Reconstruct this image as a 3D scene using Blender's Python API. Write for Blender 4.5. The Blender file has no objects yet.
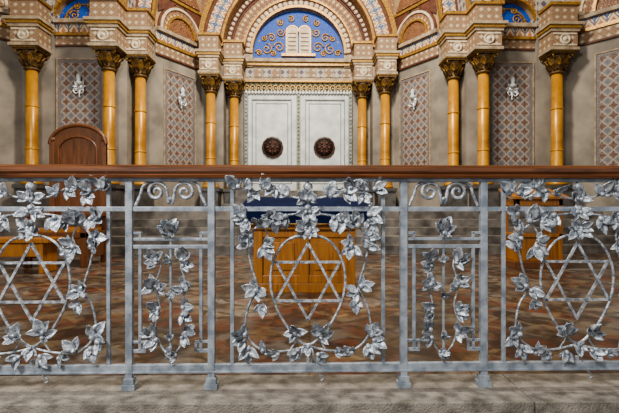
import bpy, bmesh, math, random
from math import sin, cos, pi, radians, sqrt
from mathutils import Matrix, Vector
random.seed(7)
H=0.85; S=210.0; FD=2.05; XC=-0.25

# ------------------------------------------------------------ materials
class NT:
    def __init__(s,name,rough=0.6,metal=0.0,spec=0.5):
        s.m=bpy.data.materials.new(name); s.m.use_nodes=True
        s.t=s.m.node_tree; s.b=s.t.nodes['Principled BSDF']
        s.b.inputs['Roughness'].default_value=rough; s.b.inputs['Metallic'].default_value=metal
        s.b.inputs['Specular IOR Level'].default_value=spec
    def n(s,t): return s.t.nodes.new(t)
    def l(s,a,b): s.t.links.new(a,b)
    def put(s,sock,v):
        if hasattr(v,'is_output'): s.l(v,sock)
        elif isinstance(v,(tuple,list)): sock.default_value=(v[0],v[1],v[2],1)
        else: sock.default_value=v
    def M(s,op,a,b=None):
        n=s.n('ShaderNodeMath'); n.operation=op; s.put(n.inputs[0],a)
        if b is not None: s.put(n.inputs[1],b)
        return n.outputs[0]
    def mix(s,f,a,b):
        n=s.n('ShaderNodeMix'); n.data_type='RGBA'
        s.put(n.inputs[0],f); s.put(n.inputs[6],a); s.put(n.inputs[7],b)
        return n.outputs[2]
    def uv(s):
        n=s.n('ShaderNodeUVMap'); n.uv_map='UVMap'
        x=s.n('ShaderNodeSeparateXYZ'); s.l(n.outputs[0],x.inputs[0])
        return n.outputs[0],x.outputs[0],x.outputs[1]
    def obj(s): return s.n('ShaderNodeTexCoord').outputs['Object']
    def noise(s,vec,scale,detail=4,dist=0.0,lo=None,hi=None):
        n=s.n('ShaderNodeTexNoise'); s.l(vec,n.inputs['Vector'])
        n.inputs['Scale'].default_value=scale; n.inputs['Detail'].default_value=detail; n.inputs['Distortion'].default_value=dist
        o=n.outputs['Fac']
        if lo is not None:
            r=s.n('ShaderNodeMapRange'); s.l(o,r.inputs[0]); r.inputs[1].default_value=lo; r.inputs[2].default_value=hi; o=r.outputs[0]
        return o
    def bump(s,h,strength=0.3,dist=0.01):
        n=s.n('ShaderNodeBump'); s.l(h,n.inputs['Height']); n.inputs['Strength'].default_value=strength; n.inputs['Distance'].default_value=dist
        s.l(n.outputs[0],s.b.inputs['Normal'])
    def col(s,c): s.put(s.b.inputs['Base Color'],c); return s.m

def plain(name,c,c2=None,rough=0.6,metal=0,scale=6,bump=0.0,lo=0.35,hi=0.65,spec=0.5):
    k=NT(name,rough,metal,spec)
    if c2 is None: c2=tuple(x*0.7 for x in c)
    f=k.noise(k.obj(),scale,6,0,lo,hi)
    if bump: k.bump(k.noise(k.obj(),scale*8,4),bump)
    return k.col(k.mix(f,c2,c))

def cell(k,u,v,su,sv):
    a=k.M('ABSOLUTE',k.M('SUBTRACT',k.M('FRACT',k.M('MULTIPLY',u,1/su)),0.5))
    b=k.M('ABSOLUTE',k.M('SUBTRACT',k.M('FRACT',k.M('MULTIPLY',v,1/sv)),0.5))
    return a,b
def lattice(name,base,line,mid,corner,su,sv,rough=0.7,lw=0.07,msize=0.24,csize=0.2,fade=0.75):
    k=NT(name,rough); vec,u,v=k.uv()
    a,b=cell(k,u,v,su,sv); d=k.M('ADD',a,b)
    r=k.M('SQRT',k.M('ADD',k.M('MULTIPLY',a,a),k.M('MULTIPLY',b,b)))
    ln=k.M('LESS_THAN',k.M('ABSOLUTE',k.M('SUBTRACT',d,0.5)),lw)
    star=k.M('LESS_THAN',k.M('ADD',k.M('SQRT',a),k.M('SQRT',b)),sqrt(msize)*1.35)
    rg=k.M('LESS_THAN',k.M('ABSOLUTE',k.M('SUBTRACT',r,msize*1.1)),0.035)
    cr=k.M('GREATER_THAN',d,1-csize)
    c=k.mix(k.noise(vec,3,5,0,0.3,0.7),tuple(x*0.7 for x in base),base)
    c=k.mix(rg,c,mid); c=k.mix(star,c,mid); c=k.mix(ln,c,line); c=k.mix(cr,c,corner)
    c=k.mix(k.noise(vec,25,3,0,0.45,fade),c,base)
    return k.col(c)
def scrolls(name,base,ink,scale,thr=0.5,rough=0.6,third=None):
    k=NT(name,rough); vec,u,v=k.uv()
    w=k.n('ShaderNodeTexVoronoi'); k.l(vec,w.inputs['Vector']); w.inputs['Scale'].default_value=scale; w.inputs['Randomness'].default_value=0.35
    s=k.M('SINE',k.M('MULTIPLY',w.outputs['Distance'],26.0))
    f=k.M('GREATER_THAN',s,thr)
    c=k.mix(f,base,ink)
    if third: c=k.mix(k.M('LESS_THAN',w.outputs['Distance'],0.13),c,third)
    return k.col(c)

def wood(name,c,c2,rough=0.4,axis='X'):
    k=NT(name,rough); mp=k.n('ShaderNodeMapping'); k.l(k.obj(),mp.inputs[0])
    sc={'X':(1.2,26,26),'Z':(14,14,1.2)}[axis]; mp.inputs['Scale'].default_value=sc
    f=k.noise(mp.outputs[0],2.0,8,1.2,0.35,0.65)
    f2=k.noise(k.obj(),3,3,0,0.3,0.8)
    return k.col(k.mix(f2,k.mix(f,c2,c),tuple(x*0.7 for x in c)))

k=NT('silver_paint',0.38,0.45,0.6)
f=k.noise(k.obj(),40,6,0,0.42,0.60); k.bump(k.noise(k.obj(),110,4),0.7,0.006)
m_silver=k.col(k.mix(f,(0.25,0.28,0.32),(0.62,0.655,0.695)))
k=NT('silver_paint_frame',0.45,0.3,0.5)
f=k.noise(k.obj(),18,8,0,0.38,0.62); k.bump(k.noise(k.obj(),120,4),0.4,0.004)
m_frame=k.col(k.mix(f,(0.22,0.255,0.30),(0.42,0.465,0.515)))
m_rail=wood('handrail_wood',(0.22,0.085,0.035),(0.035,0.013,0.007),0.3)
m_orange=wood('honey_wood',(0.46,0.19,0.04),(0.20,0.07,0.014),0.35,'Z')
m_brown=wood('dark_wood',(0.21,0.08,0.028),(0.07,0.025,0.01),0.35,'Z')
m_blue=plain('blue_velvet',(0.008,0.014,0.05),rough=0.95,spec=0.1)
m_wall=plain('wall_plaster',(0.31,0.265,0.21),(0.17,0.148,0.12),0.8,scale=2.0,bump=0.1)
m_wall2=plain('wall_upper',(0.38,0.26,0.14),(0.22,0.14,0.07),0.8,scale=4)
m_stone=plain('trim_stone',(0.42,0.33,0.22),(0.23,0.17,0.11),0.7,scale=8)
m_stoneD=plain('plinth_stone',(0.11,0.10,0.09),(0.045,0.04,0.036),0.6,scale=5)
m_gold=plain('column_gold',(0.64,0.32,0.045),(0.36,0.16,0.02),0.36,metal=0.15,scale=3)
m_gold2=plain('gilding',(0.50,0.29,0.07),(0.18,0.085,0.02),0.4,metal=0.35,scale=30)
m_cap=plain('capital_bronze',(0.19,0.105,0.03),(0.03,0.016,0.008),0.5,metal=0.25,scale=26,bump=0.3)
m_capg=plain('capital_gilt',(0.38,0.215,0.05),(0.10,0.05,0.015),0.45,metal=0.3,scale=26)
m_cream=plain('cream_paint',(0.66,0.57,0.42),(0.46,0.37,0.25),0.7,scale=10)
m_brownp=plain('brown_paint',(0.13,0.045,0.024),(0.07,0.025,0.014),0.7,scale=10)
m_white=plain('door_white',(0.66,0.68,0.655),(0.46,0.485,0.465),0.45,scale=4)
m_whiteg=plain('door_moulding',(0.26,0.275,0.25),(0.14,0.155,0.135),0.45,scale=9)
m_lace=plain('valance_white',(0.72,0.72,0.68),(0.55,0.55,0.5),0.6,scale=9)
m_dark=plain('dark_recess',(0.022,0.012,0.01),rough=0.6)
m_rosette=plain('rosette_bronze',(0.085,0.045,0.028),(0.045,0.022,0.014),0.5)
m_panel=lattice('panel_stencil',(0.26,0.215,0.18),(0.37,0.335,0.29),(0.13,0.06,0.04),(0.115,0.13,0.165),0.20,0.20,lw=0.055,msize=0.34,csize=0.26,fade=0.9)
m_border=lattice('panel_border',(0.26,0.225,0.195),(0.11,0.05,0.04),(0.10,0.115,0.15),(0.10,0.05,0.04),0.07,0.07)
m_diam=lattice('arch_diamonds',(0.66,0.56,0.40),(0.18,0.055,0.026),(0.045,0.085,0.19),(0.38,0.13,0.04),0.22,0.33,lw=0.055,msize=0.33,csize=0.24,fade=1.1)
m_sten=lattice('arch_stencil',(0.44,0.29,0.15),(0.11,0.032,0.018),(0.12,0.038,0.02),(0.64,0.50,0.31),0.13,0.18,fade=1.1)
m_frieze=lattice('ark_frieze',(0.05,0.06,0.03),(0.035,0.045,0.03),(0.28,0.21,0.07),(0.03,0.055,0.05),0.13,0.15)
m_lun=scrolls('lunette_blue',(0.004,0.045,0.30),(0.01,0.085,0.40),6.5,0.2,third=(0.30,0.20,0.05))
m_imp=lattice('impost_paint',(0.39,0.29,0.18),(0.16,0.07,0.034),(0.22,0.11,0.055),(0.58,0.48,0.34),0.16,0.14,fade=0.95)
m_coffer=scrolls('coffer_stencil',(0.10,0.036,0.02),(0.33,0.165,0.07),8.0,0.35,third=(0.6,0.44,0.25))
m_bluep=lattice('blue_panel',(0.04,0.085,0.17),(0.57,0.47,0.32),(0.6,0.51,0.36),(0.24,0.07,0.035),0.17,0.17,fade=1.1)
m_chrome=plain('lamp_metal',(0.72,0.72,0.72),rough=0.3,metal=0.5)
# floor
k=NT('floor_stone',0.28,0,0.5)
o=k.obj()
a=k.noise(o,1.5,8,0.8,0.42,0.58); b=k.noise(o,1.9,8,1.4,0.47,0.60); c3=k.noise(o,6,10,0.8,0.46,0.60); c4=k.noise(o,3.3,8,1.0,0.50,0.62)
c=k.mix(a,(0.05,0.042,0.038),(0.18,0.165,0.145)); c=k.mix(k.M('MULTIPLY',b,0.8),c,(0.15,0.045,0.022))
sx=k.n('ShaderNodeSeparateXYZ'); k.l(o,sx.inputs[0])
da,db=cell(k,sx.outputs[0],sx.outputs[1],0.42,0.42); dd=k.M('ADD',da,db)
dm=k.M('MULTIPLY',k.M('LESS_THAN',k.M('ABSOLUTE',k.M('SUBTRACT',dd,0.5)),0.07),k.noise(o,2.4,6,0.5,0.42,0.62))
dc=k.M('MULTIPLY',k.M('LESS_THAN',dd,0.24),k.noise(o,2.1,6,0.5,0.40,0.65))
c=k.mix(k.M('MULTIPLY',dm,0.75),c,(0.24,0.19,0.12)); c=k.mix(k.M('MULTIPLY',dc,0.7),c,(0.16,0.04,0.02))
c=k.mix(k.M('MULTIPLY',c4,0.55),c,(0.21,0.15,0.07)); c=k.mix(k.M('MULTIPLY',c3,0.85),c,(0.032,0.022,0.018))
br=k.n('ShaderNodeTexBrick'); k.l(o,br.inputs['Vector']); br.offset=0.0
br.inputs['Scale'].default_value=1.0; br.inputs['Mortar Size'].default_value=0.006; br.inputs['Brick Width'].default_value=0.84; br.inputs['Row Height'].default_value=0.84
br.inputs['Color1'].default_value=(0.75,0.75,0.75,1); br.inputs['Color2'].default_value=(1.15,1.1,1.05,1); br.inputs['Mortar'].default_value=(0.55,0.53,0.5,1)
mm=k.n('ShaderNodeMix'); mm.data_type='RGBA'; mm.blend_type='MULTIPLY'; mm.inputs[0].default_value=1
k.l(c,mm.inputs[6]); k.l(br.outputs['Color'],mm.inputs[7]); c=mm.outputs[2]
k.bump(k.noise(o,30,6),0.25,0.01); m_floor=k.col(c)
m_curb=plain('curb_stone',(0.33,0.295,0.25),(0.15,0.132,0.11),0.8,scale=14,bump=0.8)
m_step=plain('step_stone',(0.19,0.168,0.145),(0.055,0.048,0.042),0.6,scale=3.5,bump=0.2)

# ------------------------------------------------------------ mesh builder
class MB:
    def __init__(s): s.v=[];s.f=[];s.T=Matrix()
    def add(s,pts,faces,mat,uvs=None,smooth=False):
        b=len(s.v); s.v+= [tuple(s.T@Vector(p)) for p in pts]
        for i,fc in enumerate(faces):
            if uvs: u=uvs[i]
            else:
                P=[Vector(pts[j]) for j in fc]; n=(P[1]-P[0]).cross(P[2]-P[0])
                ax=max(range(3),key=lambda q:abs(n[q]))
                u=[((p.x,p.z) if ax==1 else (p.y,p.z) if ax==0 else (p.x,p.y)) for p in P]
            s.f.append(([j+b for j in fc],mat,u,smooth))
    def box(s,x0,x1,y0,y1,z0,z1,mat):
        p=[(x,y,z) for x in (x0,x1) for y in (y0,y1) for z in (z0,z1)]
        s.add(p,[(0,1,3,2),(4,6,7,5),(0,4,5,1),(2,3,7,6),(0,2,6,4),(1,5,7,3)],mat)
    def prism(s,poly,y0,y1,mat):  # polygon in xz
        n=len(poly); p=[(x,y0,z) for x,z in poly]+[(x,y1,z) for x,z in poly]
        s.add(p,[tuple(range(n)),tuple(range(2*n-1,n-1,-1))]+[(i,(i+1)%n,(i+1)%n+n,i+n) for i in range(n)],mat)
    def tube(s,pts,r,mat,n=8,closed=False,flat=1.0):
        P=[Vector(p) for p in pts]; m=len(P); R=r if isinstance(r,(list,tuple)) else [r]*m
        vs=[];ref=Vector((0,1,0))
        for i in range(m):
            if closed: t=P[(i+1)%m]-P[i-1]
            else: t=P[min(i+1,m-1)]-P[max(i-1,0)]
            if t.length<1e-9: t=Vector((0,0,1))
            t.normalize(); rr=ref if abs(t.dot(ref))<0.95 else Vector((1,0,0))
            a=t.cross(rr).normalized(); b=a.cross(t)
            for j in range(n):
                q=2*pi*j/n+(pi/4 if n==4 else 0); vs.append(tuple(P[i]+a*(R[i]*cos(q))+b*(R[i]*flat*sin(q))))
        fs=[]
        for i in range(m if closed else m-1):
            i2=(i+1)%m
            for j in range(n): fs.append((i*n+j,i*n+(j+1)%n,i2*n+(j+1)%n,i2*n+j))
        if not closed: fs+= [tuple(range(n)),tuple(range((m-1)*n,m*n))]
        s.add(vs,fs,mat,smooth=(n>4))
    def lathe(s,prof,mat,c=(0,0,0),n=20,axis='Z',smooth=True):
        vs=[]
        for r,h in prof:
            for j in range(n):
                q=2*pi*j/n
                if axis=='Z': vs.append((c[0]+r*cos(q),c[1]+r*sin(q),c[2]+h))
                else: vs.append((c[0]+r*cos(q),c[1]+h,c[2]+r*sin(q)))
        fs=[(i*n+j,i*n+(j+1)%n,(i+1)*n+(j+1)%n,(i+1)*n+j) for i in range(len(prof)-1) for j in range(n)]
        fs+=[tuple(range(n)),tuple(range((len(prof)-1)*n,len(prof)*n))]
        s.add(vs,fs,mat,smooth=smooth)
    def ball(s,c,r,mat,sq=1.0,n=12):
        s.lathe([(max(r*sin(pi*i/8),1e-4),-r*sq*cos(pi*i/8)) for i in range(9)],mat,c,n)
    def ring(s,cx,cz,r0,r1,y0,y1,mat,a0=0,a1=pi,n=64):
        vs=[];fs=[];uv=[]
        for i in range(n+1):
            q=a0+(a1-a0)*i/n
            for r,y in ((r0,y0),(r1,y0),(r0,y1),(r1,y1)): vs.append((cx+r*cos(q),y,cz+r*sin(q)))
        rm=(r0+r1)/2
        for i in range(n):
            b=i*4;e=b+4;u0=rm*(a1-a0)*i/n;u1=rm*(a1-a0)*(i+1)/n
            fs.append((b,b+1,e+1,e));uv.append([(u0,0),(u0,r1-r0),(u1,r1-r0),(u1,0)])
            fs.append((b,e,e+2,b+2));uv.append([(u0,0),(u1,0),(u1,y1-y0),(u0,y1-y0)])
            fs.append((b+1,b+3,e+3,e+1));uv.append([(u0,0),(u0,y1-y0),(u1,y1-y0),(u1,0)])
        s.add(vs,fs,mat,uv)
    def plate(s,cx,cz,r,X,top,y0,y1,mat,n=64,zb=None):
        vs=[];fs=[]
        Z=top-cz
        for i in range(n+1):
            q=pi*i/n; c,sn=cos(q),sin(q)
            t=min(X/abs(c) if abs(c)>1e-6 else 1e9, Z/sn if sn>1e-6 else 1e9)
            vs+=[(cx+r*c,y0,cz+r*sn),(cx+t*c,y0,cz+t*sn),(cx+r*c,y1,cz+r*sn)]
        for i in range(n):
            b=i*3;e=b+3
            fs+=[(b,b+1,e+1,e),(b,e,e+2,b+2)]
        s.add(vs,fs,mat)
        if zb is not None:
            for sg in (-1,1):
                a,b2=sorted((cx+sg*r,cx+sg*X)); s.box(a,b2,y0,y1,zb,cz,mat)
    def petal(s,base,d,up,L,W,mat,curl=0.25,m=7):
        d=Vector(d).normalized(); up=Vector(up).normalized(); sd=d.cross(up).normalized(); up=sd.cross(d)
        vs=[];base=Vector(base)
        for i in range(m):
            t=i/(m-1); w=W*(sin(pi*min(1,(t*0.93+0.05))**0.85))**0.9 if 0<i<m-1 else W*0.05
            c=base+d*(L*t)+up*(L*curl*(t*t-0.15*t)); th=w*0.32+0.0012
            for (a,h) in ((-1,0.45*w),(-0.55,0.0*w+th*0.7),(0,th*0.1),(0.55,0.0*w+th*0.7),(1,0.45*w),(0,-th*1.0)):
                vs.append(tuple(c+sd*(a*w)+up*h))
        fs=[(i*6+j,i*6+(j+1)%6,(i+1)*6+(j+1)%6,(i+1)*6+j) for i in range(m-1) for j in range(6)]
        fs+=[tuple(range(6)),tuple(range((m-1)*6,m*6))]
        s.add(vs,fs,mat,smooth=True)
    def obj(s,name,parent=None,bevel=0):
        me=bpy.data.meshes.new(name); me.from_pydata(s.v,[],[f[0] for f in s.f])
        mats=[]
        uvl=me.uv_layers.new(name='UVMap')
        for p,f in zip(me.polygons,s.f):
            if f[1] not in mats: mats.append(f[1]); me.materials.append(f[1])
            p.material_index=mats.index(f[1]); p.use_smooth=f[3]
            for li,u in zip(p.loop_indices,f[2]): uvl.data[li].uv=u
        bm=bmesh.new(); bm.from_mesh(me); bmesh.ops.recalc_face_normals(bm,faces=bm.faces); bm.to_mesh(me); bm.free()
        o=bpy.data.objects.new(name,me); bpy.context.scene.collection.objects.link(o)
        if parent: o.parent=parent
        if bevel:
            b=o.modifiers.new('bevel','BEVEL'); b.width=bevel; b.segments=2; b.limit_method='ANGLE'
        return o
def empty(name):
    e=bpy.data.objects.new(name,None); bpy.context.scene.collection.objects.link(e); return e
def spline(P,sub=8,closed=False):
    out=[];n=len(P);P=[Vector(p) for p in P]
    for i in range(n if closed else n-1):
        if closed: a,b,c,d=P[i-1],P[i],P[(i+1)%n],P[(i+2)%n]
        else: a,b,c,d=P[max(i-1,0)],P[i],P[i+1],P[min(i+2,n-1)]
        for j in range(sub):
            t=j/sub
            out.append(0.5*((2*b)+(c-a)*t+(2*a-5*b+4*c-d)*t*t+(3*b-a-3*c+d)*t**3))
    if not closed: out.append(P[-1])
    return out

# ------------------------------------------------------------ RAILING (local metres; drawn on a 210 px/m sheet)
railing=empty('wrought_iron_railing')
def q(x,y,d=0.0): return ((x-309.5)/S,d,H-(y-206.5)/S)
W=1/S
frame=MB(); orn=MB(); hand=MB()
def bar(mb,x0,y0,x1,y1,t,dep,mat=None,d=0):
    a=q(x0,y0);b=q(x1,y1);h=t*W/2;mat=mat or m_frame
    if abs(x0-x1)<0.01: mb.box(a[0]-h,a[0]+h,d-dep/2,d+dep/2,min(a[2],b[2]),max(a[2],b[2]),mat)
    else: mb.box(min(a[0],b[0]),max(a[0],b[0]),d-dep/2,d+dep/2,a[2]-h,a[2]+h,mat)
def leafcluster(x,y,ang,size,n=3):
    base=q(x,y,-0.010); a=radians(ang)
    tilt=random.uniform(-0.35,0.2); size*=1.04
    for i,(da,l,w) in enumerate([(0,1.0,0.32),(50,0.85,0.29),(-50,0.85,0.29),(118,0.5,0.26),(-118,0.5,0.26)][:n]):
        aa=a+radians(da+random.uniform(-12,12))
        d=(cos(aa),-0.22+tilt+random.uniform(-.25,.25),sin(aa)); L=size*W*l*random.uniform(0.85,1.15)
        orn.petal(base,d,(random.uniform(-.4,.4),-1,random.uniform(-.2,.3)),L,L*w*1.08,m_silver,curl=random.uniform(-0.25,0.6))
    orn.ball((base[0],base[1]-0.006,base[2]),size*W*0.18,m_silver,n=8)
def stem(pts,r,mat=None,sub=7,closed=False,d=0):
    P=[q(a,b,d) for a,b in pts]; orn.tube(spline(P,sub,closed),r,mat or m_silver,8,closed)
def narrow(cx):
    for sgn in (-1,1):
        X=cx+sgn*40.5
        bar(frame,X,180,X,386,6.8,0.030)
        bar(frame,X,382,X,387.5,13,0.05)
        bar(frame,X,376,X,382,10,0.04)
        xi=cx+sgn*30
        bar(frame,xi,246,xi,350,3.2,0.014)
        bar(frame,X,233,cx+sgn*29,233,2.6,0.014); bar(frame,cx+sgn*30,232,cx+sgn*30,240,2.6,0.014)
        bar(frame,X,350,cx+sgn*24,350,3.2,0.014); bar(frame,cx+sgn*25,341,cx+sgn*25,350,2.6,0.014)
        bar(frame,X,341,cx+sgn*24,341,2.4,0.014)
        P=[]
        cc=(cx+sgn*14,192)
        for i in range(36):
            t=i/35; a=radians(200-t*560)
            r=1.6+8.6*t
            P.append((cc[0]-sgn*r*cos(a),cc[1]-r*sin(a)))
        P+= [(cx+sgn*3,197),(cx+sgn*1.5,204)]
        orn.tube(spline([q(a,b) for a,b in P],2),0.0085,m_silver,8)
        stem([(cx+sgn*10,183),(cx+sgn*18,181.5),(cx+sgn*27,186),(cx+sgn*30,195),(cx+sgn*35,206)],0.0075)
        stem([(cx,356),(cx+sgn*9,346),(cx+sgn*15,326),(cx+sgn*11,305),(cx+sgn*15,285),(cx+sgn*10,266),(cx+sgn*13,254)],0.0046)
        for (lx,ly,an,sz) in [(13,259,75,15),(13,264,10,12),(14,285,30,15),(12,289,160,11),(12,308,20,13),(13,313,-30,12),(15,331,40,15),(13,336,-20,12),(5,351,190,10)]:
            ang=an if sgn>0 else 180-an
            leafcluster(cx+sgn*lx+random.uniform(-1.5,1.5),ly+random.uniform(-2.5,2.5),ang,sz)
    bar(frame,cx-38,239,cx+38,239,2.8,0.014); bar(frame,cx-38,246.5,cx+38,246.5,3.6,0.016)
    bar(frame,cx,352,cx,366,3,0.012)
    bar(frame,cx,246,cx,354,2.2,0.010)
    orn.tube([q(cx,250),q(cx,232)],0.005,m_silver)
    orn.ball(q(cx,199,-0.004),0.011,m_silver)
    leafcluster(cx,233,90,18,5); leafcluster(cx,229,60,13); leafcluster(cx,229,120,13)
    for yy,an in ((262,110),(297,75),(338,95)):
        leafcluster(cx,yy,an,9)
def star(cx):
    for sgn in (-1,1):
        bar(frame,cx+sgn*75.5,180,cx+sgn*75.5,364,3.6,0.016)
        stem([(cx,346),(cx+sgn*22,351),(cx+sgn*46,350),(cx+sgn*62,333),(cx+sgn*60,308),(cx+sgn*51,288),(cx+sgn*57,264),(cx+sgn*60,242),(cx+sgn*48,224),(cx+sgn*26,216),(cx,213)],0.0056)
        stem([(cx,199),(cx+sgn*20,196),(cx+sgn*38,187),(cx+sgn*56,192),(cx+sgn*70,187)],0.005)
        stem([(cx+sgn*46,224),(cx+sgn*40,236),(cx+sgn*44,248)],0.0045)
        stem([(cx+sgn*51,288),(cx+sgn*44,296),(cx+sgn*46,304)],0.0045)
        stem([(cx+sgn*18,350),(cx+sgn*12,340),(cx+sgn*14,332)],0.004)
        L=[(68,189,40,16),(60,191,150,14),(42,188,80,16),(36,190,-40,14),(22,196,60,15),(54,194,-60,12),
           (62,216,30,17),(60,219,-60,14),(50,223,110,18),(38,220,60,15),(24,217,-60,17),(36,220,-110,14),(58,238,-10,15),(60,246,40,16),
           (43,246,-100,17),(42,242,160,13),(52,288,20,17),(50,290,200,14),(46,303,-90,13),
           (62,333,50,17),(65,340,-20,15),(58,346,-80,16),(44,351,140,15),
           (14,333,110,16),(14,335,20,13),(12,352,-60,14),(28,353,-20,11)]
        for lx,ly,an,sz in L:
            ang=an if sgn>0 else 180-an
            leafcluster(cx+sgn*lx+random.uniform(-2,2),ly+random.uniform(-2.5,2.5),ang+random.uniform(-14,14),sz*0.95)
    stem([(cx,235),(cx+20,240),(cx+33,257),(cx+37.5,280),(cx+33,304),(cx+19,329),(cx,345),(cx-19,329),(cx-33,304),(cx-37.5,280),(cx-33,257),(cx-20,240)],0.0062,closed=True)
    R=38.5; cy=281.5
    for up in (1,-1):
        pts=[(cx+R*0.96*cos(radians(a)),cy-up*R*sin(radians(a))) for a in (90,210,330)]
        for i in range(3):
            a=Vector(q(*pts[i],-0.003*up)); b=Vector(q(*pts[(i+1)%3],-0.003*up))
            e=(b-a).normalized()*0.004
            orn.tube([a-e,b+e],0.0082,m_silver,4,flat=0.7)
    for yy,r in ((187,0.023),(200,0.013),(208,0.018),(222,0.014),(233,0.024)):
        orn.ball(q(cx,yy,-0.006),r,m_silver)
    orn.tube([q(cx,181),q(cx,236)],0.006,m_silver)
    for s2 in (-1,1):
        for yy,an in ((199,30),(212,-20),(228,40),(230,-40)):
            leafcluster(cx+s2*2,yy,an if s2>0 else 180-an,12,3)
    leafcluster(cx,346,-90,11,5)
    stem([(cx,346),(cx+3,358),(cx+10,372),(cx+16,378),(cx+13,381)],0.0042)
    bar(frame,cx,358,cx,366,3,0.012)
P=273
for kx in (-2,-1,0,1,2): star(308+kx*P)
for kx in (-3,-2,-1,0,1,2): narrow(308+P/2+kx*P)
XL,XR=308-2.6*P,308+2.6*P
bar(frame,XL,209,XR,209,4.6,0.018)
bar(frame,XL,366.5,XR,366.5,6.5,0.024)
bar(frame,XL,370.5,XR,370.5,2.0,0.034)
bar(frame,XL,180,XR,180,3.5,0.034)
frame.obj('iron_frame',railing,0.0015)
orn.obj('cast_foliage_and_stars',railing)
prof=[(-0.036,0),(-0.04,0.012),(-0.034,0.018),(-0.042,0.03),(-0.04,0.048),(-0.028,0.060),(0.0,0.064),(0.028,0.060),(0.04,0.048),(0.042,0.03),(0.034,0.018),(0.04,0.012),(0.036,0)]
zb=q(0,178.3)[2]; n=len(prof)
xa,xb=q(XL,0)[0],q(XR,0)[0]
hand.add([(xa,y,zb+z) for y,z in prof]+[(xb,y,zb+z) for y,z in prof],[tuple(range(n)),tuple(range(n,2*n))]+[(i,(i+1)%n,(i+1)%n+n,i+n) for i in range(n)],m_rail)
hand.obj('wooden_handrail',railing)
railing.matrix_world=Matrix.Translation((0,FD,0))@Matrix.Rotation(radians(1.2),4,'Z')

# ------------------------------------------------------------ FLOOR
fl=MB(); fl.box(-8,8,2.21,9,-0.2,-0.015,m_floor); fl.box(-8,8,-3,1.92,-0.3,-0.20,m_floor); fl.obj('floor')
cb=MB()
xs=[-4.2,-2.4,0.995,3.4,4.3]
for a,b in zip(xs,xs[1:]):
    cb.box(a+0.002,b-0.002,1.885,2.21,-0.055,0.0,m_curb)
    cb.box(a+0.002,b-0.002,1.91,2.21,-0.20,-0.055,m_curb)
cbo=cb.obj('stone_curb',None,0.006)
cbo.matrix_world=Matrix.Translation((0,2.05,-0.012))@Matrix.Rotation(radians(0.6),4,'Z')@Matrix.Translation((0,-2.05,0))

# ------------------------------------------------------------ FACADE
fac=[]
ZC=4.9; ZT=9.2; ZI=4.55
half=[(1.45,11.6),(1.45,11.4),(1.9,11.4),(1.9,10.95),(2.45,10.95),(3.2,9.7),(3.65,9.7),(3.65,9.25),(4.15,9.25),(4.15,9.35),(5.2,9.35),(5.2,9.25),(5.85,9.25),(7.3,7.4),(7.6,0.5)]
wl=MB()
def wallseg(a,b,z0,z1,mat):
    L=sqrt((a[0]-b[0])**2+(a[1]-b[1])**2)
    wl.add([(a[0],a[1],z0),(b[0],b[1],z0),(b[0],b[1],z1),(a[0],a[1],z1)],[(0,1,2,3)],mat,[[(0,z0),(L,z0),(L,z1),(0,z1)]])
for sg in (-1,1):
    pts=[(XC+sg*x,y) for x,y in half]
    for i,(a,b) in enumerate(zip(pts,pts[1:])):
        wallseg(a,b,0,ZI,m_wall)
        if i==4: wallseg(a,b,ZI,ZT,m_wall2)
        if i in (12,13): wallseg(a,b,ZI,ZT,m_wall2 if i==12 else m_wall)
wl.box(XC-1.45,XC+1.45,11.6,11.7,0,ZC+1.6,m_wall)
wl.plate(XC,ZC,1.21,1.95,ZT,11.4,11.6,m_stone,zb=ZI)
wl.plate(XC,ZC,1.9,2.5,ZT,10.95,11.4,m_coffer,zb=ZI)
wl.plate(XC,ZC,3.2,3.7,ZT,9.7,10.0,m_stone,zb=ZI)
wl.plate(XC,ZC,3.65,4.15,ZT,9.25,9.7,m_bluep,zb=ZI)
for sg in (-1,1):
    cx=XC+sg*4.675
    wl.plate(cx,4.84,0.55,0.53+0.03,ZT,9.35,9.5,m_wall2)
    wl.box(cx-0.56,cx+0.56,9.35,9.5,ZI,4.84,m_stone)
    wl.box(cx-0.6,cx+0.6,9.5,9.56,ZI,6.2,m_lun)
    a,b=sorted((XC+sg*5.2,XC+sg*5.85)); wl.box(a,b,9.25,9.5,ZI,ZT,m_bluep)
fac.append(wl.obj('wall_back'))
ce=MB(); ce.box(-8.2,8.2,0.5,12.2,9.2,9.4,m_stone); ce.obj('ceiling')
tr=MB()
tr.ring(XC,ZC,1.21,1.28,11.34,11.42,m_gold2)
tr.ring(XC,ZC,1.28,1.42,11.37,11.41,m_brownp)
for i in range(30):
    a=pi*(i+0.5)/30; tr.lathe([(0.062,0),(0.062,-0.02),(0.03,-0.03)],m_cream,(XC+1.335*cos(a),11.37,ZC+1.335*sin(a)),10,'Y')
tr.ring(XC,ZC,1.42,1.47,11.32,11.42,m_gold2)
tr.ring(XC,ZC,1.47,1.74,11.36,11.41,m_sten)
tr.ring(XC,ZC,1.74,1.78,11.32,11.41,m_brownp)
tr.ring(XC,ZC,1.78,1.9,11.26,11.41,m_brownp)
tr.ring(XC,ZC,1.90,1.96,10.86,10.96,m_gold2)
tr.ring(XC,ZC,1.96,2.01,10.91,10.96,m_brownp)
tr.ring(XC,ZC,2.01,2.34,10.92,10.96,m_diam)
tr.ring(XC,ZC,2.34,2.40,10.90,10.96,m_brownp)
tr.ring(XC,ZC,2.40,2.52,10.80,10.96,m_gold2)
for i in range(44):
    a=pi*(i+0.5)/44; tr.lathe([(0.05,0),(0.05,-0.03),(0.02,-0.05)],m_cream,(XC+1.84*cos(a),11.26,ZC+1.84*sin(a)),8,'Y')
tr.ring(XC,ZC,3.2,3.26,9.60,9.71,m_gold2)
tr.ring(XC,ZC,3.26,3.30,9.65,9.71,m_brownp)
tr.ring(XC,ZC,3.30,3.6,9.67,9.71,m_diam)
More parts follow.
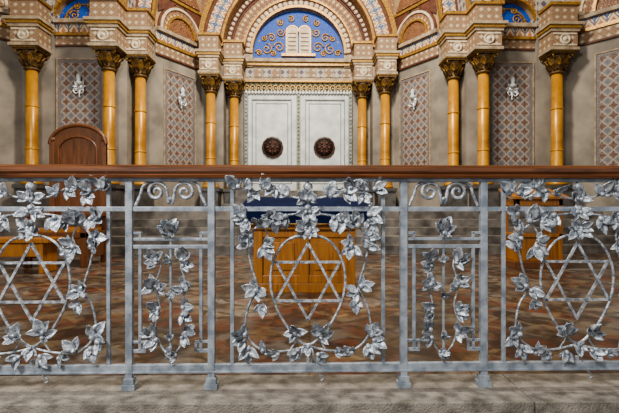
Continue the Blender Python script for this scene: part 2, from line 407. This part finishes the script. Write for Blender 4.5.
tr.ring(XC,ZC,3.60,3.65,9.65,9.71,m_brownp)
tr.ring(XC,ZC,3.65,3.73,9.17,9.26,m_gold2)
tr.ring(XC,ZC,4.0,4.04,9.2,9.26,m_brownp)
tr.ring(XC,ZC,4.04,4.15,9.16,9.26,m_cream)
fac.append(tr.obj('trim_1'))
t2=MB()
def frameof(a,b,sg):
    a=Vector((XC+sg*a[0],a[1],0)); b=Vector((XC+sg*b[0],b[1],0)); d=(b-a).normalized()
    if d.x<0: a,b=b,a; d=-d
    nrm=Vector((d.y,-d.x,0))
    return Matrix(((d.x,-nrm.x,0,a.x),(d.y,-nrm.y,0,a.y),(0,0,1,0),(0,0,0,1))),(b-a).length
for sg in (-1,1):
    cx=XC+sg*4.675
    t2.ring(cx,4.84,0.53,0.58,9.26,9.36,m_gold2,n=32)
    t2.ring(cx,4.84,0.58,0.72,9.31,9.36,m_sten,n=32)
    t2.ring(cx,4.84,0.72,0.76,9.27,9.36,m_cream,n=32)
    t2.ring(cx,4.84,0.76,0.82,9.31,9.36,m_brownp,n=32)
    t2.box(cx-0.52,cx+0.52,9.22,9.36,4.76,4.84,m_stone)
    t2.box(cx-0.52,cx+0.52,9.25,9.36,4.50,4.56,m_gold2)
    t2.box(cx-0.52,cx+0.52,9.33,9.36,4.56,4.76,m_diam)
    t2.box(cx-0.52,cx+0.52,9.31,9.36,4.28,4.32,m_brownp)
    t2.box(cx-0.52,cx+0.52,9.335,9.36,4.32,4.50,m_imp)
    t2.T,L=frameof((2.45,10.95),(3.2,9.7),sg)
    t2.box(0,L,-0.07,0,4.53,4.60,m_gold2); t2.box(0,L,-0.03,0,4.60,4.80,m_diam); t2.box(0,L,-0.03,0,4.30,4.53,m_imp); t2.box(0,L,-0.05,0,4.26,4.30,m_brownp); t2.box(0,L,-0.11,0,4.80,4.88,m_stone)
    zc=4.9
    t2.ring(L/2,zc,0.0,0.40,-0.03,0,m_coffer,n=24); t2.ring(L/2,zc,0.40,0.45,-0.08,0,m_gold2,n=24); t2.ring(L/2,zc,0.45,0.58,-0.04,0,m_sten,n=24); t2.ring(L/2,zc,0.58,0.63,-0.08,0,m_cream,n=24); t2.ring(L/2,zc,0.63,0.68,-0.05,0,m_brownp,n=24)
    t2.prism([(0.06,5.62),(L/2-0.12,5.62),(0.06,5.25)],-0.04,0,m_brownp)
    t2.prism([(L-0.06,5.62),(L/2+0.12,5.62),(L-0.06,5.25)],-0.04,0,m_brownp)
    t2.box(0,L,-0.06,0,5.64,5.70,m_gold2)
    t2.prism([(0.1,5.75),(L-0.1,5.75),(L/2,6.8)],-0.04,0,m_coffer)
    t2.T,L=frameof((5.85,9.25),(7.3,7.4),sg)
    t2.box(0,L,-0.07,0,4.53,4.60,m_gold2); t2.box(0,L,-0.03,0,4.60,4.80,m_diam); t2.box(0,L,-0.03,0,4.30,4.53,m_imp); t2.box(0,L,-0.05,0,4.26,4.30,m_brownp); t2.box(0,L,-0.11,0,4.80,4.88,m_stone)
    t2.ring(L/2,4.9,0.0,0.6,-0.03,0,m_coffer,n=24); t2.ring(L/2,4.9,0.6,0.66,-0.08,0,m_gold2,n=24); t2.ring(L/2,4.9,0.66,0.85,-0.04,0,m_sten,n=24); t2.ring(L/2,4.9,0.85,0.9,-0.08,0,m_cream,n=24)
    t2.T=Matrix()
fac.append(t2.obj('trim_2'))
# lunette of the ark
lu=MB()
lu.ring(XC,ZC,0.0,1.22,11.56,11.6,m_lun)
lu.box(XC-1.22,XC+1.22,11.55,11.6,4.76,ZC,m_lun)
for sg in (-1,1):
    for cx,cz,r,a0 in ((0.52,5.12,0.15,0),(0.85,5.07,0.15,1.5),(0.48,5.52,0.12,2.5),(0.72,5.38,0.12,0.4),(0.2,5.88,0.09,1.0),(1.06,4.97,0.09,0),(0.5,5.78,0.09,2),(0.92,5.36,0.08,2),(0.68,4.95,0.08,1)):
        pts=[(XC+sg*(cx+r*(1-i/26)*cos(a0+i*0.42)),11.54,cz+r*(1-i/26)*sin(a0+i*0.42)) for i in range(24)]
        lu.tube(pts,0.020,m_gold2,6)
    lu.box(*sorted((XC+sg*0.015,XC+sg*0.31)),11.46,11.55,4.94,5.50,m_cream)
    lu.ring(XC+sg*0.1625,5.50,0,0.1475,11.46,11.55,m_cream,n=16)
    lu.ring(XC+sg*0.1625,5.50,0.1475,0.175,11.44,11.55,m_gold2,n=16)
    lu.box(*sorted((XC+sg*0.31,XC+sg*0.335)),11.44,11.55,4.94,5.50,m_gold2)
    for i in range(5): lu.box(*sorted((XC+sg*0.06,XC+sg*0.27)),11.452,11.47,5.01+i*0.11,5.035+i*0.11,m_brownp)
lu.box(XC-0.45,XC+0.45,11.44,11.55,4.86,4.93,m_gold2)
fac.append(lu.obj('ark_lunette'))
for sg in (-1,1):
    g=MB(); cx=XC+sg*4.675
    for s2 in (-1,1):
        for x0,z0,r,a0 in ((0.2,5.02,0.11,0),(0.37,4.93,0.08,1),(0.15,5.22,0.08,2)):
            g.tube([(cx+s2*(x0+r*(1-i/26)*cos(a0+i*0.42)),9.48,z0+r*(1-i/26)*sin(a0+i*0.42)) for i in range(24)],0.016,m_gold2,6)
    g.ring(cx,4.84,0.40,0.43,9.47,9.497,m_gold2,n=24)
    fac.append(g.obj('lunette_ornament'))
# ark entablature + doors
en=MB()
en.box(XC-1.44,XC+1.44,11.42,11.6,3.90,4.14,m_frieze)
for i in range(19):
    xx=XC-1.36+i*2.72/18
    en.ring(xx,4.0,0.045,0.068,11.385,11.42,m_gold2,n=10); en.box(xx-0.066,xx-0.045,11.385,11.42,3.92,4.0,m_gold2); en.box(xx+0.045,xx+0.066,11.385,11.42,3.92,4.0,m_gold2)
    en.ball((xx,11.40,3.98),0.022,m_cream,n=8)
en.box(XC-1.44,XC+1.44,11.36,11.6,4.14,4.20,m_gold2)
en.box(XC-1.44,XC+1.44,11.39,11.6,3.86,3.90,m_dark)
en.box(XC-1.44,XC+1.44,11.45,11.6,4.20,4.58,m_stone)
for i in range(12): en.box(XC-1.40+i*0.235,XC-1.40+i*0.235+0.2,11.43,11.46,4.29,4.5,m_imp if i%2 else m_bluep)
en.box(XC-1.44,XC+1.44,11.36,11.6,4.58,4.66,m_gold2)
en.box(XC-1.44,XC+1.44,11.30,11.6,4.66,4.75,m_stone)
# scalloped white valance hanging above the leaves
for i in range(34):
    xx=XC-1.38+i*2.76/33
    en.lathe([(0.042,0),(0.042,-0.018),(0.02,-0.026)],m_lace,(xx,11.39,3.865),10,'Y')
    en.ball((xx,11.375,3.915),0.018,m_lace,n=8)
fac.append(en.obj('ark_entablature'))
for sg,nm in ((-1,'door_1'),(1,'door_2')):
    d=MB(); x0,x1=sorted((XC+sg*0.035,XC+sg*1.38)); 
    d.box(x0,x1,11.46,11.54,1.25,3.85,m_white)
    for a,b in ((x0,x0+0.14),(x1-0.14,x1)): d.box(a,b,11.43,11.47,1.25,3.85,m_white)
    for a,b in ((1.25,1.45),(3.70,3.85)): d.box(x0+0.14,x1-0.14,11.43,11.47,a,b,m_white)
    for z0,z1 in ((1.45,3.70),):
        for t in (0.0,0.1):
            y=11.42+t*0.3
            a,b,c,e=x0+0.14+t,x1-0.14-t,z0+t,z1-t
            for bx in ((a,a+0.022,c,e),(b-0.022,b,c,e),(a,b,c,c+0.022),(a,b,e-0.022,e)): d.box(bx[0],bx[1],y,11.47,bx[2],bx[3],m_whiteg)
    cx=(x0+x1)/2+sg*-0.02; cz=2.42
    d.lathe([(0.29,0),(0.29,-0.03),(0.25,-0.045),(0.25,-0.02),(0.001,-0.02)],m_rosette,(cx,11.44,cz),12,'Y',False)
    d.lathe([(0.235,0),(0.235,-0.026),(0.001,-0.026)],m_dark,(cx,11.44,cz),24,'Y')
    for i in range(6):
        a=i*pi/3+pi/6; d.tube([(cx,11.408,cz),(cx+0.22*cos(a),11.408,cz+0.22*sin(a))],0.010,m_brownp,6)
        d.ball((cx+0.13*cos(a+pi/6),11.41,cz+0.13*sin(a+pi/6)),0.04,m_brownp,n=8)
    d.ball((cx,11.41,cz),0.05,m_brownp,n=8)
    xe=x1 if sg>0 else x0
    d.box(xe-0.05,xe+0.05,11.38,11.46,1.25,3.85,m_whiteg)
    for i in range(26): d.ball((xe,11.375,1.35+i*0.1),0.028,m_bluep,n=8)
    if sg>0:
        d.box(XC-0.05,XC+0.05,11.38,11.46,1.25,3.85,m_whiteg)
        for i in range(26): d.ball((XC,11.375,1.35+i*0.1),0.022,m_gold2,n=8)
    fac.append(d.obj(nm))
# columns
def capital(c):
    zb,zt=3.68,4.08
    c.lathe([(0.125,zb-0.03),(0.15,zb-0.015),(0.15,zb+0.01),(0.125,zb+0.025),(0.13,zb+0.1),(0.15,zb+0.2),(0.20,zb+0.3),(0.22,zb+0.33)],m_cap,n=20)
    for row,(z,l,r,nn,off) in enumerate(((zb+0.03,0.17,0.13,8,0),(zb+0.12,0.19,0.14,8,0.39))):
        for i in range(nn):
            a=2*pi*i/nn+off; R=Vector((cos(a),sin(a),0))
            c.petal(R*r+Vector((0,0,z)),R*0.3+Vector((0,0,1)),R,l,0.06,m_capg if row else m_cap,curl=0.45,m=6)
    for i in range(4):
        a=pi/4+i*pi/2; R=Vector((cos(a),sin(a),0))
        pts=[R*(0.2+0.06*(1-j/14)*cos(j*0.5)+0.04)+Vector((0,0,zt-0.1+0.06*(1-j/14)*sin(j*0.5))) for j in range(13)]
        c.tube(pts,0.02,m_capg,6)
    c.box(-0.235,0.235,-0.235,0.235,zt-0.06,zt,m_cap)
    c.box(-0.255,0.255,-0.255,0.255,zt-0.025,zt,m_capg)
c=MB()
c.box(-0.22,0.22,-0.22,0.22,0.75,1.28,m_stoneD); c.box(-0.25,0.25,-0.25,0.25,1.22,1.30,m_stoneD); c.box(-0.25,0.25,-0.25,0.25,0.75,0.85,m_stoneD)
c.lathe([(0.19,1.30),(0.21,1.33),(0.19,1.37),(0.15,1.39),(0.16,1.43),(0.14,1.46),(0.118,1.49),(0.115,2.2),(0.108,3.66)],m_gold,n=24)
for z in (2.02,2.9): c.lathe([(0.117,z),(0.128,z+0.01),(0.128,z+0.03),(0.115,z+0.04)],m_gold,n=24)
capital(c)
base=c.obj('column')
locs=[]
for sg in (-1,1):
    for x,y in ((1.66,11.16),(2.17,10.70),(3.44,9.45),(3.92,9.01),(5.5,9.01)): locs.append((XC+sg*x,y))
for i,(x,y) in enumerate(locs):
    o=base if i==0 else bpy.data.objects.new('column',base.data)
    if i: bpy.context.scene.collection.objects.link(o)
    o.location=(x,y,0); fac.append(o)
ib=MB()
ib.box(-0.30,0.30,-0.30,0.2,4.08,4.14,m_stone); ib.box(-0.27,0.27,-0.27,0.2,4.14,4.46,m_imp)
ib.box(-0.24,0.24,-0.285,-0.26,4.17,4.2,m_cream); ib.box(-0.24,0.24,-0.285,-0.26,4.40,4.43,m_cream)
ib.lathe([(0.11,0),(0.11,-0.03),(0.085,-0.035),(0.08,-0.015),(0.04,-0.015),(0.03,-0.05),(0.001,-0.055)],m_cream,(0,-0.27,4.30),20,'Y')
for z,e in ((4.46,0.30),(4.52,0.33),(4.58,0.36)): ib.box(-e,e,-e,0.2,z,z+0.06,m_stone if z!=4.52 else m_gold2)
for z,e in ((4.64,0.27),): ib.box(-e,e,-e,0.2,z,z+0.36,m_imp)
for z,e in ((5.0,0.31),): ib.box(-e,e,-e,0.2,z,z+0.06,m_gold2)
b0=ib.obj('impost_block')
for i,(x,y) in enumerate(locs):
    o=b0 if i==0 else bpy.data.objects.new('impost_block',b0.data)
    if i: bpy.context.scene.collection.objects.link(o)
    o.location=(x,y,0); 
    if i%5<3: o.scale=(0.86,0.9,1)
    fac.append(o)
def onwall(a,b,t,sg,w,z0,z1,zl):
    a=Vector((XC+sg*a[0],a[1],0)); b=Vector((XC+sg*b[0],b[1],0)); d=(b-a).normalized()
    if d.x<0: a,b=b,a; d=-d; t=1-t
    nrm=Vector((d.y,-d.x,0))
    o=a+(b-a)*t
    Mx=Matrix(((d.x,-nrm.x,0,o.x),(d.y,-nrm.y,0,o.y),(0,0,1,0),(0,0,0,1)))
    p=MB(); h=w/2
    p.box(-h+0.07,h-0.07,-0.012,0,z0+0.07,z1-0.07,m_panel)
    for x0,x1,c0,c1 in ((-h,-h+0.07,z0,z1),(h-0.07,h,z0,z1),(-h+0.07,h-0.07,z0,z0+0.07),(-h+0.07,h-0.07,z1-0.07,z1)): p.box(x0,x1,-0.018,0,c0,c1,m_border)
    e=h+0.03
    for x0,x1,c0,c1 in ((-e,-h,z0-0.03,z1+0.03),(h,e,z0-0.03,z1+0.03),(-h,h,z0-0.03,z0),(-h,h,z1,z1+0.03)): p.box(x0,x1,-0.035,0,c0,c1,m_stone)
    po=p.obj('wall_panel'); po.matrix_world=Mx; fac.append(po)
    s=MB()
    s.lathe([(0.001,-0.05),(0.05,-0.045),(0.07,-0.02),(0.07,0)],m_chrome,(0,-0.012,zl),16,'Y')
    for i in range(8):
        aa=i*pi/4; s.petal((0.03*cos(aa),-0.035,zl+0.03*sin(aa)),(cos(aa),-0.1,sin(aa)),(0,-1,0),0.115,0.042,m_chrome)
    for s3 in (-1,1): s.tube(spline([(0,-0.04,zl-0.06),(s3*0.06,-0.08,zl-0.16),(s3*0.11,-0.1,zl-0.1),(s3*0.08,-0.1,zl-0.05)],6),0.014,m_chrome,8)
    s.lathe([(0.02,0),(0.055,0.03),(0.065,0.07),(0.035,0.06),(0.04,0.12),(0.05,0.17),(0.035,0.22),(0.004,0.25)],m_white,(0,-0.09,zl+0.02),14)
    s.tube([(0,-0.04,zl),(0,-0.09,zl+0.05)],0.015,m_chrome)
    s.lathe([(0.001,-0.26),(0.03,-0.22),(0.015,-0.18),(0.045,-0.12),(0.02,-0.05)],m_chrome,(0,-0.05,zl),12)
    so=s.obj('wall_sconce'); so.matrix_world=Mx; fac.append(so)
for sg in (-1,1):
    onwall((4.15,9.35),(5.2,9.35),0.5,sg,0.95,1.5,4.0,3.42)
    onwall((2.45,10.95),(3.2,9.7),0.5,sg,0.95,1.5,4.0,3.42)
    onwall((5.85,9.25),(7.3,7.4),0.50,sg,1.2,1.5,4.0,3.42)
st=MB()
for i in range(5): st.box(-7.2,7.2,7.7+i*0.25,8.98,i*0.15-0.02,(i+1)*0.15,m_step)
st.box(-7.2,7.2,8.95,11.7,-0.02,0.75,m_step)
for i in range(3): st.box(XC-1.75+i*0.1,XC+1.75-i*0.1,9.9+i*0.35,11.6,0.75,0.75+(i+1)*0.166,m_step)
fac.append(st.obj('stone_steps',None,0.01))
R=Matrix.Translation((XC,9.5,0))@Matrix.Rotation(radians(1.3),4,'Z')@Matrix.Translation((-XC,-9.5,0))
bpy.context.view_layer.update()
for o in fac: o.matrix_world=R@o.matrix_world

# ------------------------------------------------------------ FURNITURE
tb=MB()
X0,X1,Y0,Y1=-0.56,0.46,4.3,4.95
tb.box(X0+0.03,X1-0.03,Y0+0.03,Y1-0.03,0.06,0.64,m_orange)
tb.box(X0,X1,Y0,Y1,-0.015,0.08,m_orange); tb.box(X0-0.03,X1+0.03,Y0-0.03,Y1,0.62,0.68,m_orange)
for a,b in ((X0,X0+0.09),(X1-0.09,X1),((X0+X1)/2-0.045,(X0+X1)/2+0.045)): tb.box(a,b,Y0,Y0+0.05,0.08,0.62,m_orange)
tb.box(X0,X1,Y0+0.01,Y0+0.05,0.54,0.62,m_orange); tb.box(X0,X1,Y0+0.01,Y0+0.05,0.08,0.16,m_orange)
for a,b in ((X0+0.15,(X0+X1)/2-0.1),((X0+X1)/2+0.1,X1-0.15)): tb.box(a,b,Y0+0.015,Y0+0.04,0.21,0.49,m_orange)
for a in (X0+0.05,X1-0.05): tb.tube([(a,Y0+0.06,0.68),(a,Y0+0.06,0.78)],0.03,m_brown); tb.tube([(a,Y1-0.06,0.68),(a,Y1-0.06,0.9)],0.03,m_brown)
tb.add([(X0-0.15,Y0-0.06,0.76),(X1+0.15,Y0-0.06,0.76),(X1+0.15,Y1,0.90),(X0-0.15,Y1,0.90),(X0-0.15,Y0-0.06,0.82),(X1+0.15,Y0-0.06,0.82),(X1+0.15,Y1,0.96),(X0-0.15,Y1,0.96)],[(0,1,2,3),(4,5,6,7),(0,1,5,4),(1,2,6,5),(2,3,7,6),(3,0,4,7)],m_blue)
tb.box(X0-0.15,X1+0.15,Y0-0.075,Y0-0.06,0.68,0.83,m_blue)
tb.box(X0-0.15,X1+0.15,Y0-0.08,Y0-0.058,0.67,0.685,m_gold2)
tb.obj('reading_table',None,0.006)
ch=MB(); cx=-3.62; y=6.7
w=0.44
for sg in (-1,1):
    a,b=sorted((cx+sg*w,cx+sg*(w-0.08))); ch.box(a,b,y,y+0.08,0-.015,1.86,m_brown)
    ch.box(a,b,y-0.6,y-0.52,-.015,0.72,m_brown); ch.box(a-0.01,b+0.01,y-0.62,y+0.02,0.70,0.76,m_brown)
    ch.ball((cx+sg*(w-0.04),y+0.04,1.9),0.05,m_brown)
    ch.box(a+0.02,b-0.02,y-0.55,y,0.1,0.42,m_brown)
arch=[(cx-w,0.4),(cx+w,0.4),(cx+w,1.8)]+[(cx+w*cos(t),1.82+0.30*sin(t)) for t in [pi*i/20 for i in range(21)]]+[(cx-w,1.8)]
ch.prism(arch,y+0.02,y+0.06,m_brown)
pts=[(cx+w*cos(pi*i/20),y+0.02,1.82+0.30*sin(pi*i/20)) for i in range(21)]; ch.tube(pts,0.032,m_brown,8)
pts=[(cx+0.3*cos(pi*i/20),y+0.01,1.72+0.22*sin(pi*i/20)) for i in range(21)]; ch.tube([(cx+0.3,y+0.01,0.75)]+pts+[(cx-0.3,y+0.01,0.75)],0.016,m_brown,8)
ch.box(cx-w,cx+w,y-0.6,y+0.05,0.40,0.48,m_brown); ch.box(cx-w+0.05,cx+w-0.05,y-0.57,y-0.02,0.48,0.53,m_orange)
ch.box(cx-w,cx+w,y-0.58,y-0.54,0.3,0.40,m_brown)
ch.obj('high_back_armchair',None,0.008)
be=MB(); bx0,bx1=-4.75,-3.35; by=5.5
be.box(bx0,bx1,by,by+0.38,0.38,0.44,m_orange)
for a in (bx0+0.08,bx1-0.14): be.box(a,a+0.06,by+0.03,by+0.35,-0.015,0.38,m_orange)
be.box(bx0+0.1,bx1-0.1,by+0.04,by+0.07,0.2,0.38,m_orange)
be.obj('wooden_bench',None,0.008)
le=MB(); lx=2.93+0.28; ly=6.2; h=0.33
le.box(lx-h-0.04,lx+h+0.04,ly-0.24,ly+0.24,-0.015,0.08,m_brown)
for a in (-1,1): 
    for b in (-1,1): le.box(lx+a*(h-0.03)-0.03,lx+a*(h-0.03)+0.03,ly+b*0.17-0.03,ly+b*0.17+0.03,0.08,0.98,m_orange)
le.box(lx-h+0.03,lx+h-0.03,ly-0.15,ly+0.15,0.08,0.42,m_orange)
le.box(lx-h,lx+h,ly-0.2,ly+0.2,0.42,0.47,m_orange)
le.box(lx-h,lx+h,ly-0.2,ly+0.2,0.86,0.96,m_orange)
le.add([(lx-h-.05,ly-.26,.95),(lx+h+.05,ly-.26,.95),(lx+h+.05,ly+.24,1.08),(lx-h-.05,ly+.24,1.08),(lx-h-.05,ly-.26,.99),(lx+h+.05,ly-.26,.99),(lx+h+.05,ly+.24,1.12),(lx-h-.05,ly+.24,1.12)],[(0,1,2,3),(4,5,6,7),(0,1,5,4),(1,2,6,5),(2,3,7,6),(3,0,4,7)],m_orange)
le.obj('lectern',None,0.006)

# ------------------------------------------------------------ light & camera
w=bpy.data.worlds.new('world'); bpy.context.scene.world=w; w.use_nodes=True
w.node_tree.nodes['Background'].inputs[0].default_value=(0.98,0.98,0.98,1); w.node_tree.nodes['Background'].inputs[1].default_value=0.5
def area(name,loc,rot,size,e,col):
    l=bpy.data.lights.new(name,'AREA'); l.energy=e; l.size=size; l.color=col
    o=bpy.data.objects.new(name,l); bpy.context.scene.collection.objects.link(o); o.location=loc; o.rotation_euler=[radians(a) for a in rot]
area('added_key_light',(-3.0,-2.0,5.0),(64,0,-22),1.6,500,(1,0.98,0.95))  # soft key light added behind the camera, not an actual window
area('added_overhead_light',(0.0,5.6,7.6),(38,0,0),1.2,820,(1,0.92,0.79))  # warm light added overhead, aimed at the facade; no chandelier hangs here
cam=bpy.data.cameras.new('camera'); co=bpy.data.objects.new('camera',cam); bpy.context.scene.collection.objects.link(co)
cam.lens=25.0; cam.sensor_width=36; co.location=(0,0,H); co.rotation_euler=(radians(90),0,0)
bpy.context.scene.camera=co
try: bpy.context.scene.view_settings.look='AgX - Medium High Contrast'
except Exception as e: print(e)
